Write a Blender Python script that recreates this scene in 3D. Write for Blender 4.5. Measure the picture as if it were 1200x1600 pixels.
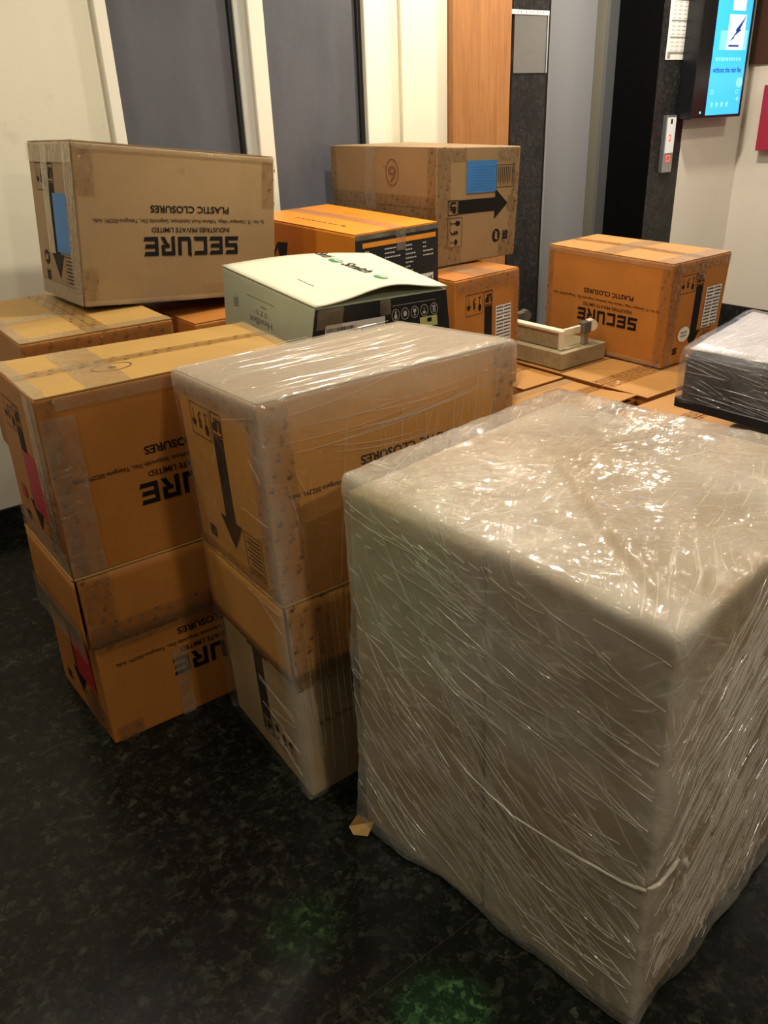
import bpy, bmesh, math, random
from mathutils import Vector, Matrix, noise
random.seed(7)
sc = bpy.context.scene
for o in list(bpy.data.objects): bpy.data.objects.remove(o)
sin, cos, pi = math.sin, math.cos, math.pi
# ------------------------------------------------------------------ camera
# room frame: +x runs along the back wall to the right, +y into that wall
PITCH, ROLL, YAW, FPX = 0.459998, -0.0409196, 0.631, 1268.4
fw = Vector((sin(YAW)*cos(PITCH), cos(YAW)*cos(PITCH), -sin(PITCH)))
rt0 = Vector((cos(YAW), -sin(YAW), 0))
up0 = Vector((sin(YAW)*sin(PITCH), cos(YAW)*sin(PITCH), cos(PITCH)))
rt = rt0*cos(ROLL)+up0*sin(ROLL); up = -rt0*sin(ROLL)+up0*cos(ROLL)
cam = bpy.data.cameras.new('camera'); co = bpy.data.objects.new('camera', cam)
sc.collection.objects.link(co)
m = Matrix((rt, up, -fw)).transposed().to_4x4(); m.translation = Vector((0, 0, 1.5))
co.matrix_world = m
cam.sensor_fit = 'HORIZONTAL'; cam.sensor_width = 36; cam.lens = FPX*36/1200; cam.clip_start = .02
sc.camera = co
# ------------------------------------------------------------------ world, lamps, exposure
sc.view_settings.view_transform = 'Standard'; sc.view_settings.look = 'None'
sc.view_settings.gamma = 1; sc.view_settings.exposure = 0.30
w = bpy.data.worlds.new('lobby'); sc.world = w; w.use_nodes = True
w.node_tree.nodes['Background'].inputs[0].default_value = (1, .90, .72, 1)
w.node_tree.nodes['Background'].inputs[1].default_value = .11
def lamp(name, loc, power, size, col, target=None, spread=pi):
    L = bpy.data.lights.new(name, 'AREA'); L.shape = 'DISK'; L.size = size; L.energy = power; L.color = col
    L.spread = spread
    o = bpy.data.objects.new(name, L); sc.collection.objects.link(o); o.location = loc
    if target is not None:
        o.rotation_euler = (Vector(target)-Vector(loc)).to_track_quat('-Z', 'Y').to_euler()
    return o
WARM = (1, .92, .76)
LAMPS = [((1.75, 1.9, 2.68), 28, .14, WARM), ((4.0, 2.75, 2.68), 40, .16, (1, .91, .78)), ((0.1, 2.35, 2.68), 11, .16, WARM),
         ((4.3, .7, 2.68), 26, .14, WARM), ((2.75, 2.75, 2.68), 20, .12, WARM), ((4.95, 2.0, 2.68), 10, .12, WARM), ((-.9, 1.0, 2.68), 12, .12, WARM), ((.9, -1.1, 2.68), 30, .15, WARM)]  # last four lamps are unseen additions for film glints and camera-side fill
for p, e, s, c in LAMPS: lamp('downlight_and_fill', p, e, s, c)
lamp('added_green_fill', (-.55, .75, 2.2), .25, .12, (.25, 1, .35), (.8, 1.1, .8))  # added lamp tinting the bundle green; no such source known
def spot(name, loc, tgt, e, ang, col):
    L = bpy.data.lights.new(name, 'SPOT'); L.energy = e; L.color = col; L.spot_size = ang; L.spot_blend = 1; L.shadow_soft_size = .02
    o = bpy.data.objects.new(name, L); sc.collection.objects.link(o); o.location = loc
    o.rotation_euler = (Vector(tgt)-Vector(loc)).to_track_quat('-Z', 'Y').to_euler()
spot('added_green_spot', (.25, .1, 2.6), (.60, .70, 0), 480, math.radians(5), (.30, 1, .28))  # unseen spot added to make the green glow on the floor
spot('added_green_spot', (.0, .4, 2.6), (.50, 1.02, 0), 230, math.radians(4), (.30, 1, .22))  # second added spot, for the other green streak on the floor
spot('added_green_spot', (-.5, .9, 2.5), (.79, 1.05, .76), 12, math.radians(12), (.3, 1, .25))  # added spot that greens the film high on the bundle

# ------------------------------------------------------------------ object helpers
def link(o): sc.collection.objects.link(o); return o
def tag(o, label=None, cat=None, group=None, kind=None):
    if label: o['label'] = label
    if cat: o['category'] = cat
    if group: o['group'] = group
    if kind: o['kind'] = kind
    return o
def mk(name, bm, mat, parent=None, smooth=False):
    me = bpy.data.meshes.new(name); bm.to_mesh(me); bm.free()
    if smooth:
        for p in me.polygons: p.use_smooth = True
    if mat: me.materials.append(mat)
    o = bpy.data.objects.new(name, me); link(o)
    if parent:
        o.parent = parent; o.matrix_parent_inverse = Matrix.Translation(-Vector(parent.location))
    return o
def thing(name, label, cat, loc, group=None):
    o = link(bpy.data.objects.new(name, None)); o.location = loc; o.empty_display_size = .05
    return tag(o, label, cat, group)
def lerp8(C, x, y, z):
    n0, r0, b0, l0, nt, rt_, bt, lt = C
    a = (n0*(1-x)+r0*x)*(1-y)+(l0*(1-x)+b0*x)*y
    b = (nt*(1-x)+rt_*x)*(1-y)+(lt*(1-x)+bt*x)*y
    return a*(1-z)+b*z
def V8(L): return [Vector(p) for p in L]
def box8(s0, s1, t0, t1, z0, z1):
    return V8([(s0, t0, z0), (s1, t0, z0), (s1, t1, z0), (s0, t1, z0), (s0, t0, z1), (s1, t0, z1), (s1, t1, z1), (s0, t1, z1)])
def dims(C): return (C[1]-C[0]).length, (C[3]-C[0]).length, (C[4]-C[0]).length
def gridline(n, e):
    g = [0, e, 2.2*e] + [2.2*e+(1-4.4*e)*i/n for i in range(1, n)] + [1-2.2*e, 1-e, 1]
    return g
def shape_pt(C, D, r, bulge, x, y, z):
    a, b, h = D; p = Vector((x*a, y*b, z*h)); lo = Vector((r, r, r)); hi = Vector((a-r, b-r, h-r))
    c = Vector([min(max(p[i], lo[i]), hi[i]) for i in range(3)]); d = p-c
    if d.length > 1e-9: p = c+d.normalized()*r*(d.length and 1)
    sx, sy, sz = sin(pi*x), sin(pi*y), sin(pi*z)
    q = Vector(p)
    if bulge:
        q.x += (2*x-1)*bulge*sy*sz*(abs(2*x-1) > .98); q.y += (2*y-1)*bulge*sx*sz*(abs(2*y-1) > .98)
        q.z += (2*z-1)*bulge*sx*sy*(abs(2*z-1) > .98)
    return lerp8(C, q.x/a, q.y/b, q.z/h)
def rbox(C, r=.003, n=8, bulge=0.0, disp=None):
    D = dims(C); a, b, h = D
    gx, gy, gz = [gridline(n, r/d) for d in D]
    bm = bmesh.new(); uvl = bm.loops.layers.uv.new('UV'); vs = {}
    def vert(i, j, k):
        key = (i, j, k)
        if key not in vs:
            vs[key] = bm.verts.new(shape_pt(C, D, r, bulge, gx[i], gy[j], gz[k]))
        return vs[key]
    N = len(gx)-1
    def quad(ks, uvs):
        try: f = bm.faces.new([vert(*k) for k in ks])
        except ValueError: return
        for l, uv in zip(f.loops, uvs): l[uvl].uv = uv
    for i in range(N):
        for j in range(N):
            x0, x1, y0, y1 = gx[i]*a, gx[i+1]*a, gy[j]*b, gy[j+1]*b
            quad([(i, j, N), (i+1, j, N), (i+1, j+1, N), (i, j+1, N)], [(x0+7, y0+7), (x1+7, y0+7), (x1+7, y1+7), (x0+7, y1+7)])
            quad([(i, j, 0), (i, j+1, 0), (i+1, j+1, 0), (i+1, j, 0)], [(x0, y0), (x0, y1), (x1, y1), (x1, y0)])
            z0, z1 = gz[j]*h, gz[j+1]*h
            quad([(i, 0, j), (i+1, 0, j), (i+1, 0, j+1), (i, 0, j+1)], [(x0, z0), (x1, z0), (x1, z1), (x0, z1)])
            quad([(i, N, j), (i, N, j+1), (i+1, N, j+1), (i+1, N, j)], [(-x0, z0), (-x0, z1), (-x1, z1), (-x1, z0)])
            y0, y1 = gy[i]*b, gy[i+1]*b
            quad([(0, i, j), (0, i, j+1), (0, i+1, j+1), (0, i+1, j)], [(-y0, z0), (-y0, z1), (-y1, z1), (-y1, z0)])
            quad([(N, i, j), (N, i+1, j), (N, i+1, j+1), (N, i, j+1)], [(a+y0, z0), (a+y1, z0), (a+y1, z1), (a+y0, z1)])
    if disp:
        bm.normal_update()
        for v in bm.verts: v.co += v.normal*disp(v.co, v.normal)
    return bm
class Face:
    """maps (u,v,offset) of one side of a carton to space; R right side, L left side, T top"""
    def __init__(s, C, F, bulge=0.0):
        n0, r0, b0, l0, nt, rt_, bt, lt = C
        s.q = {'R': (n0, r0, rt_, nt), 'L': (l0, n0, nt, lt), 'T': (nt, rt_, bt, lt)}[F]; s.b = bulge
        q = s.q; s.n = ((q[1]-q[0]).cross(q[3]-q[0])).normalized()
        s.w = (q[1]-q[0]).length; s.h = (q[3]-q[0]).length
    def __call__(s, u, v, off=0):
        q = s.q; p = (q[0]*(1-u)+q[1]*u)*(1-v)+(q[3]*(1-u)+q[2]*u)*v
        cu, cv = min(max(u, 0), 1), min(max(v, 0), 1)
        return p+s.n*(off+s.b*sin(pi*cu)*sin(pi*cv))
def panel(f, u0, u1, v0, v1, off, th, n=8, m=8, lift=None, jag=0):
    sheet = th < .0008 and th != .0006
    bm = bmesh.new(); uvl = bm.loops.layers.uv.new('UV'); top, bot = [], []
    for i in range(n+1):
        rt_, rb = [], []
        for j in range(m+1):
            u, v = u0+(u1-u0)*i/n, v0+(v1-v0)*j/m
            if jag and i in (0, n): u += random.uniform(-jag, jag)
            if jag and j in (0, m): v += random.uniform(-jag, jag)*.5
            L = lift(i/n, j/m) if lift else 0
            rt_.append((bm.verts.new(f(u, v, off+th+L)), (u*f.w, v*f.h))); rb.append(bm.verts.new(f(u, v, off+L)))
        top.append(rt_); bot.append(rb)
    def q(vs, uv):
        fc = bm.faces.new(vs)
        for l, t in zip(fc.loops, uv): l[uvl].uv = t
    for i in range(n):
        for j in range(m):
            T = [top[i][j], top[i+1][j], top[i+1][j+1], top[i][j+1]]
            q([t[0] for t in T], [t[1] for t in T])
            if sheet: continue
            q([bot[i][j], bot[i][j+1], bot[i+1][j+1], bot[i+1][j]], [T[0][1]]*4)
    if sheet:
        bmesh.ops.delete(bm, geom=[v for r_ in bot for v in r_], context='VERTS'); return bm
    for i in range(n):
        q([bot[i][0], bot[i+1][0], top[i+1][0][0], top[i][0][0]], [top[i][0][1]]*4)
        q([bot[i+1][m], bot[i][m], top[i][m][0], top[i+1][m][0]], [top[i][m][1]]*4)
    for j in range(m):
        q([bot[0][j+1], bot[0][j], top[0][j][0], top[0][j+1][0]], [top[0][j][1]]*4)
        q([bot[n][j], bot[n][j+1], top[n][j+1][0], top[n][j][0]], [top[n][j][1]]*4)
    return bm
def bx(bm, x0, x1, y0, y1, z0, z1, M=None):
    vs = [bm.verts.new((x, y, z)) for z in (z0, z1) for x, y in ((x0, y0), (x1, y0), (x1, y1), (x0, y1))]
    if M: 
        for v in vs: v.co = M @ v.co
    for f in ((3, 2, 1, 0), (4, 5, 6, 7), (0, 1, 5, 4), (1, 2, 6, 5), (2, 3, 7, 6), (3, 0, 4, 7)): bm.faces.new([vs[i] for i in f])
    return bm
def bevel(bm, w=.002, seg=1):
    bmesh.ops.bevel(bm, geom=list(bm.edges), offset=w, segments=seg, affect='EDGES'); return bm
def sbox(name, x0, x1, y0, y1, z0, z1, mat, parent=None, bv=0):
    bm = bx(bmesh.new(), x0, x1, y0, y1, z0, z1)
    if bv: bevel(bm, bv)
    return mk(name, bm, mat, parent)
def cyl(bm, p0, p1, r0, r1=None, n=20):
    r1 = r0 if r1 is None else r1; p0, p1 = Vector(p0), Vector(p1); d = (p1-p0).normalized()
    a = d.orthogonal().normalized(); b = d.cross(a)
    A = [bm.verts.new(p0+(a*cos(2*pi*i/n)+b*sin(2*pi*i/n))*r0) for i in range(n)]
    B = [bm.verts.new(p1+(a*cos(2*pi*i/n)+b*sin(2*pi*i/n))*r1) for i in range(n)]
    for i in range(n): bm.faces.new([A[i], A[(i+1) % n], B[(i+1) % n], B[i]])
    bm.faces.new(A[::-1]); bm.faces.new(B); return bm
def tube(bm, pts, r, n=7):
    pts = [Vector(p) for p in pts]; rings = []
    for i, p in enumerate(pts):
        d = (pts[min(i+1, len(pts)-1)]-pts[max(i-1, 0)]).normalized(); a = d.orthogonal().normalized(); b = d.cross(a)
        rr = r(i/(len(pts)-1)) if callable(r) else r
        rings.append([bm.verts.new(p+(a*cos(2*pi*k/n)+b*sin(2*pi*k/n))*rr) for k in range(n)])
    for A, B in zip(rings, rings[1:]):
        for k in range(n): bm.faces.new([A[k], A[(k+1) % n], B[(k+1) % n], B[k]])
    bm.faces.new(rings[0][::-1]); bm.faces.new(rings[-1]); return bm

# ------------------------------------------------------------------ materials
class NT:
    def __init__(s, name):
        s.m = bpy.data.materials.new(name); s.m.use_nodes = True; s.t = s.m.node_tree; s.t.nodes.clear()
        s.out = s.t.nodes.new('ShaderNodeOutputMaterial')
    def n(s, typ, inp=None, **kw):
        nd = s.t.nodes.new('ShaderNode'+typ)
        for k, v in kw.items(): setattr(nd, k, v)
        for k, v in (inp or {}).items():
            if isinstance(v, bpy.types.NodeSocket): s.t.links.new(v, nd.inputs[k])
            else: nd.inputs[k].default_value = v
        return nd
    def math(s, op, a, b=0.0, clamp=False):
        nd = s.n('Math', operation=op, use_clamp=clamp)
        for i, v in enumerate((a, b)):
            if isinstance(v, bpy.types.NodeSocket): s.t.links.new(v, nd.inputs[i])
            else: nd.inputs[i].default_value = v
        return nd.outputs[0]
    def mix(s, fac, a, b):
        nd = s.n('Mix', data_type='RGBA')
        for i, v in ((0, fac), (6, a), (7, b)):
            if isinstance(v, bpy.types.NodeSocket): s.t.links.new(v, nd.inputs[i])
            else: nd.inputs[i].default_value = v if i == 0 or len(v) == 4 else (*v, 1)
        return nd.outputs[2]
    def ramp(s, fac, p0, p1, a=0, b=1):
        nd = s.n('MapRange', {0: fac, 1: p0, 2: p1, 3: a, 4: b}); return nd.outputs[0]
    def noise(s, vec, scale, detail=3, rough=.5, dist=0):
        return s.n('TexNoise', {'Vector': vec, 'Scale': scale, 'Detail': detail, 'Roughness': rough, 'Distortion': dist}).outputs[0]
    def mapping(s, vec, scale=(1, 1, 1), rot=(0, 0, 0), loc=(0, 0, 0)):
        return s.n('Mapping', {'Vector': vec, 'Scale': scale, 'Rotation': rot, 'Location': loc}).outputs[0]
    def uv(s): return s.n('TexCoord').outputs['UV']
    def obj(s): return s.n('NewGeometry').outputs['Position']
    def bump(s, h, strength, dist=.002):
        return s.n('Bump', {'Height': h, 'Strength': strength, 'Distance': dist}).outputs[0]
    def fin(s, sh): s.t.links.new(sh, s.out.inputs[0]); return s.m
    def pbr(s, **k):
        m_ = {'col': 'Base Color', 'rough': 'Roughness', 'metal': 'Metallic', 'nrm': 'Normal', 'spec': 'Specular IOR Level', 'em': 'Emission Color', 'es': 'Emission Strength', 'coat': 'Coat Weight', 'cr': 'Coat Roughness', 'alpha': 'Alpha', 'cn': 'Coat Normal'}
        inp = {}
        for kk, v in k.items():
            if isinstance(v, tuple) and len(v) == 3: v = (*v, 1)
            inp[m_[kk]] = v
        return s.n('BsdfPrincipled', inp).outputs[0]
def plain(name, col, rough=.6, metal=0, spec=.5, es=0):
    t = NT(name)
    k = dict(col=col, rough=rough, metal=metal, spec=spec)
    if es: k.update(em=col, es=es)
    return t.fin(t.pbr(**k))
def cardboard(name, col, var=.12, rough=.55, stain=(.5, .45, .35)):
    t = NT(name); uv = t.uv(); p = t.obj()
    a = t.noise(p, 3.2, 4, .6); b = t.noise(t.mapping(uv, (260, 6, 1)), 1, 2)
    c = t.mix(t.ramp(a, .3, .75), tuple(x*(1-var) for x in col), tuple(min(1, x*(1+var)) for x in col))
    c = t.mix(t.ramp(b, .45, .8, 0, .16), c, tuple(x*.72 for x in col))
    sp = t.noise(p, 23, 5, .7); c = t.mix(t.ramp(sp, .64, .75, 0, .35), c, tuple(col[i]*stain[i] for i in range(3)))
    bmp = t.bump(t.math('ADD', t.math('MULTIPLY', b, .5), t.noise(p, 60, 3)), .25, .0015)
    return t.fin(t.pbr(col=c, rough=rough, nrm=bmp, spec=.35))
KRAFT = cardboard('orange_kraft', (.41, .150, .025))
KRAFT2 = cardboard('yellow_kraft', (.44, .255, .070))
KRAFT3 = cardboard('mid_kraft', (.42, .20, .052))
TAN = cardboard('tan_kraft', (.285, .180, .084))
OLIVE = cardboard('pale_kraft', (.42, .285, .135), .22)
CORR = cardboard('raw_edge', (.30, .17, .06))
CREAM = cardboard('cream_card', (.66, .63, .47), .05, .5)
SAGE = cardboard('sage_card', (.40, .44, .31), .06, .5)
ORANGE = cardboard('orange_card', (.76, .27, .022), .05, .38)
BLACKC = cardboard('black_card', (.016, .016, .017), .2, .42, (2.5, 2.5, 2.5))
INK = plain('black_ink', (.010, .008, .007), .6, 0, .15)
FADED = plain('brown_ink', (.09, .045, .018), .6)
MARKER = plain('pen_ink', (.16, .07, .03), .6)
WHITE = plain('white_label', (.72, .70, .65), .5)
GREY = plain('grey_ink', (.25, .24, .22), .5)
LIGHTINK = plain('pale_ink', (.55, .52, .46), .5)
BLUEP = cardboard('blue_paper', (.035, .17, .44), .1, .5)
REDP = cardboard('red_paper', (.40, .012, .018), .1, .5)
GREEN = plain('green_ink', (.03, .22, .08), .5)
YELLOW = plain('yellow_label', (.55, .58, .22), .5)
def tape(name, tint, dots, veil, dcol=(.10, .05, .02)):
    t = NT(name); uv = t.uv()
    cr = t.noise(t.mapping(uv, (1, 1, 1)), 55, 4, .65, 1.2); cr2 = t.noise(uv, 14, 3, .6, .8)
    nrm = t.bump(t.math('ADD', t.math('MULTIPLY', cr, .8), t.math('MULTIPLY', cr2, 3.5)), 1.0, .0036)
    dif = t.n('BsdfDiffuse', {0: (*tint, 1)}).outputs[0]
    if dots:
        mp = t.mapping(uv, (1/.034, 1/.034, 1), (0, 0, .35))
        s = t.n('SeparateXYZ', {0: mp})
        fx = t.math('SUBTRACT', t.math('FRACT', s.outputs[0]), .5); fy = t.math('SUBTRACT', t.math('FRACT', s.outputs[1]), .5)
        d = t.math('SQRT', t.math('ADD', t.math('MULTIPLY', fx, fx), t.math('MULTIPLY', fy, fy)))
        dot = t.ramp(d, .13, .19, 1, 0)
        ln = t.math('ABSOLUTE', t.math('ADD', t.math('MULTIPLY', fx, 1.0), t.math('SUBTRACT', fy, .33)))
        stroke = t.math('MULTIPLY', t.ramp(ln, .035, .07, 1, 0), t.ramp(t.math('ABSOLUTE', fx), .2, .26, 1, 0))
        mask = t.math('MULTIPLY', t.math('MAXIMUM', dot, stroke), t.ramp(t.noise(uv, 30, 2), .35, .6, .25, .9))
        dif = t.n('BsdfDiffuse', {0: t.mix(mask, tint, dcol)}).outputs[0]
        fac = t.math('ADD', t.math('MULTIPLY', mask, .75), veil, True)
    else:
        fac = t.ramp(cr2, .35, .7, veil*.6, veil*1.5)
    a = t.n('MixShader', {0: fac, 1: t.n('BsdfTransparent', {0: (.96, .93, .86, 1)}).outputs[0], 2: dif}).outputs[0]
    g = t.n('BsdfGlossy', {'Color': (1, .98, .93, 1), 'Roughness': .10, 'Normal': nrm}).outputs[0]
    fr = t.n('Fresnel', {'IOR': 1.45, 'Normal': nrm}).outputs[0]
    sh = t.n('MixShader', {0: t.math('MINIMUM', t.math('ADD', fr, .02), .30), 1: a, 2: g}).outputs[0]
    return t.fin(sh)
TAPE = tape('printed_tape', (.34, .19, .09), True, .10)
CLEAR = tape('clear_tape', (.62, .52, .36), False, .17)
def film(name, veil, ang=(.7, -.5, 1.4), tint=(.80, .72, .60), amt=1.0, rough=.10, streak=1.0, cap=.26):
    t = NT(name); uv = t.uv()
    warp = t.n('TexNoise', {'Vector': uv, 'Scale': 2.2, 'Detail': 2.0}).outputs['Color']
    wuv = t.n('VectorMath', {0: uv, 1: t.n('VectorMath', {0: warp, 3: .22}, operation='SCALE').outputs[0]}, operation='ADD').outputs[0]
    hs = []
    for i, a in enumerate(ang):
        mp = t.mapping(wuv, (5.5, 150-25*i, 1), (0, 0, 0)) if False else t.n('Mapping', {'Vector': t.mapping(wuv, (1, 1, 1), (0, 0, a)), 'Scale': (6+2*i, 135-22*i, 1)}).outputs[0]
        nz = t.noise(mp, 1, 3, .6)
        msk = t.ramp(t.noise(t.mapping(uv, loc=(i*3.1, i*1.7, 0)), 3.5, 2), .38, .6)
        hs.append((nz, msk))
    h = None; st = None
    for nz, msk in hs:
        w_ = t.ramp(nz, .52, .74); k = t.math('MULTIPLY', w_, msk); r = t.math('MULTIPLY', t.ramp(nz, .60, .70), msk)
        h = k if h is None else t.math('ADD', h, k); st = r if st is None else t.math('MAXIMUM', st, r)
    fine = t.noise(uv, 46, 3, .6, 1.0); broad = t.noise(uv, 5, 3, .55, .6)
    hh = t.math('ADD', t.math('ADD', h, t.math('MULTIPLY', fine, .30)), t.math('MULTIPLY', broad, 3.0))
    nrm = t.bump(hh, 1.0, .0024*amt)
    wr = t.n('Attribute', attribute_name='wraps').outputs['Fac']
    v = t.ramp(broad, .3, .7, veil*.4, veil*1.6)
    v = t.math('ADD', v, t.math('MULTIPLY', wr, .34))
    v = t.math('ADD', v, t.math('MULTIPLY', st, .30*streak), True)
    dif = t.n('BsdfDiffuse', {0: (*tint, 1)}).outputs[0]
    a = t.n('MixShader', {0: v, 1: t.n('BsdfTransparent', {0: (.985, .98, .965, 1)}).outputs[0], 2: dif}).outputs[0]
    g = t.n('BsdfGlossy', {'Color': (1, .98, .95, 1), 'Roughness': rough, 'Normal': nrm}).outputs[0]
    fr = t.n('Fresnel', {'IOR': 1.5, 'Normal': nrm}).outputs[0]
    sh = t.n('MixShader', {0: t.math('MINIMUM', t.math('ADD', fr, .015), cap), 1: a, 2: g}).outputs[0]
    return t.fin(sh)
FILM_BIG = film('stretch_film_heavy', .18, (.55, -.35, 1.2), amt=1.55, rough=.09, cap=.32)
FILM_SIDE = film('stretch_film_light', .02, (1.35, .25, -.9), amt=.8, streak=.45, cap=.14)
FILM_TOP = film('stretch_film_top', .42, (.2, -.1, .9), amt=1)
FILM_DARK = film('stretch_film_silver', .07, (.5, -.35, .1), tint=(.62, .60, .62), amt=1.2, streak=1.2)
def wallmat(name, col):
    t = NT(name); p = t.obj()
    c = t.mix(t.ramp(t.noise(p, 1.3, 5, .6), .35, .7), tuple(x*.93 for x in col), col)
    c = t.mix(t.ramp(t.noise(p, 6.5, 6, .75), .62, .74, 0, .28), c, (col[0]*.6, col[1]*.55, col[2]*.42))
    return t.fin(t.pbr(col=c, rough=.55, nrm=t.bump(t.noise(p, 45, 3), .12, .002), spec=.3))
WALL = wallmat('cream_paint', (.76, .71, .56))
WALL2 = wallmat('beige_paint', (.64, .58, .49))
FRAME = plain('white_upvc', (.80, .76, .64), .35)
FRAMEG = plain('grey_upvc', (.45, .46, .42), .4)
GASKET = plain('black_rubber', (.01, .01, .012), .5)
def glassmat():
    t = NT('grey_glass'); p = t.obj()
    sm = t.noise(t.mapping(p, (1, 1, .35)), 5, 4, .6)
    c = t.mix(t.ramp(sm, .3, .8), (.085, .085, .10), (.125, .125, .14))
    fine = t.noise(p, 260, 1)
    c = t.mix(t.ramp(fine, .4, .6, 0, .12), c, (.2, .2, .22))
    return t.fin(t.pbr(col=c, rough=.20, spec=.55, nrm=t.bump(sm, .04, .01)))
GLASS = glassmat()
def granite(name, base, fleck, rough, tiles=False, scale=1.0):
    t = NT(name); p = t.obj()
    d1 = t.noise(p, 26*scale, 6, .72, .6); d2 = t.noise(p, 75*scale, 4, .7); d3 = t.noise(p, 5*scale, 3, .6)
    v = t.n('TexVoronoi', {'Vector': t.n('VectorMath', {0: p, 1: t.n('VectorMath', {0: t.n('TexNoise', {'Vector': p, 'Scale': 30*scale}).outputs['Color'], 3: .05}, operation='SCALE').outputs[0]}, operation='ADD').outputs[0], 'Scale': 62*scale}, feature='F1')
    cell = t.n('SeparateColor', {0: v.outputs['Color']}).outputs[0]
    f = t.math('MULTIPLY', t.ramp(cell, .45, 1), t.ramp(d1, .44, .66))
    c = t.mix(t.ramp(d1, .45, .72, 0, 1), base, tuple(x*2.0 for x in base))
    c = t.mix(t.math('MULTIPLY', f, .8), c, fleck); c = t.mix(t.ramp(d2, .56, .74, 0, .55), c, fleck)
    c = t.mix(t.ramp(d3, .45, .65, 0, .45), c, tuple(x*.5 for x in base))
    r = t.ramp(t.noise(p, 4, 5, .7), .3, .7, rough, rough*1.7)
    if tiles:
        s = t.n('SeparateXYZ', {0: t.mapping(p, rot=(0, 0, 0), loc=(.9, .26, 0))})
        js = []
        for k, step in ((0, 2.45), (1, 1.08)):
            fr = t.math('ABSOLUTE', t.math('SUBTRACT', t.math('FRACT', t.math('DIVIDE', s.outputs[k], step)), .5))
            js.append(t.ramp(fr, .5-.0014/step, .5-.0007/step))
        j = t.math('MULTIPLY', t.math('MAXIMUM', *js), .22); c = t.mix(j, c, (.07, .075, .06))
    return t.fin(t.pbr(col=c, rough=r, spec=.21, nrm=t.bump(t.noise(p, 60, 3), .03, .002)))
FLOOR = granite('dark_granite_floor', (.0038, .0048, .0034), (.060, .062, .042), .20, True)
GRAN = granite('black_granite', (.014, .013, .013), (.06, .055, .055), .18, False, 1.6)
def woodmat(name, a, b, rough=.4, axis=(14, 14, .8)):
    t = NT(name); p = t.obj(); n1 = t.noise(t.mapping(p, axis), 2, 6, .62, 1.4); n2 = t.noise(t.mapping(p, tuple(x*7 for x in axis)), 1.5, 3)
    c = t.mix(t.ramp(n1, .3, .7), a, b); c = t.mix(t.ramp(n2, .5, .7, 0, .35), c, tuple(x*.6 for x in a))
    return t.fin(t.pbr(col=c, rough=rough, nrm=t.bump(n2, .1, .001)))
WOOD = woodmat('brown_laminate', (.27, .105, .03), (.40, .175, .055))
RAWWOOD = woodmat('weathered_timber', (.24, .19, .10), (.36, .29, .16), .7, (3, 14, 14))
PALEWOOD = plain('pale_timber', (.66, .58, .42), .6)
STEEL = plain('brushed_steel', (.42, .42, .44), .32, .85)
LEAF = None
def leafmat():
    t = NT('grey_door'); p = t.obj(); f = t.noise(p, 240, 2)
    c = t.mix(f, (.19, .19, .20), (.27, .27, .28)); return t.fin(t.pbr(col=c, rough=.45, metal=.3, spec=.4))
LEAF = leafmat()
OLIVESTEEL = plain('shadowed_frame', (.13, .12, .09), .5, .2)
BLACK = plain('black_plastic', (.006, .006, .007), .3)
BLACKM = plain('matt_black', (.002, .002, .002), .7, 0, .05)
SCREEN = plain('screen_blue', (.035, .36, .90), .3, es=1.0)
SCR_W = plain('screen_pale', (.50, .56, .95), .3, es=.9)
SCR_W2 = plain('screen_mist', (.16, .50, .95), .3, es=.95)
SCR_D = plain('screen_dark', (.01, .04, .22), .3, es=.5)
LED = plain('cyan_led', (.05, .8, .9), .3, es=3)
REDLED = plain('red_digit', (.9, .08, .05), .3, es=1.2)
LCD = plain('pale_display', (.55, .56, .54), .4, es=.25)
BROWN = plain('brown_board', (.055, .020, .008), .5)
MAROON = plain('maroon_panel', (.30, .012, .035), .5)
RUBBER = plain('grey_rubber', (.10, .095, .08), .6)
SLEEVE = tape('plastic_sleeve', (.22, .22, .24), False, .35)

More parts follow.
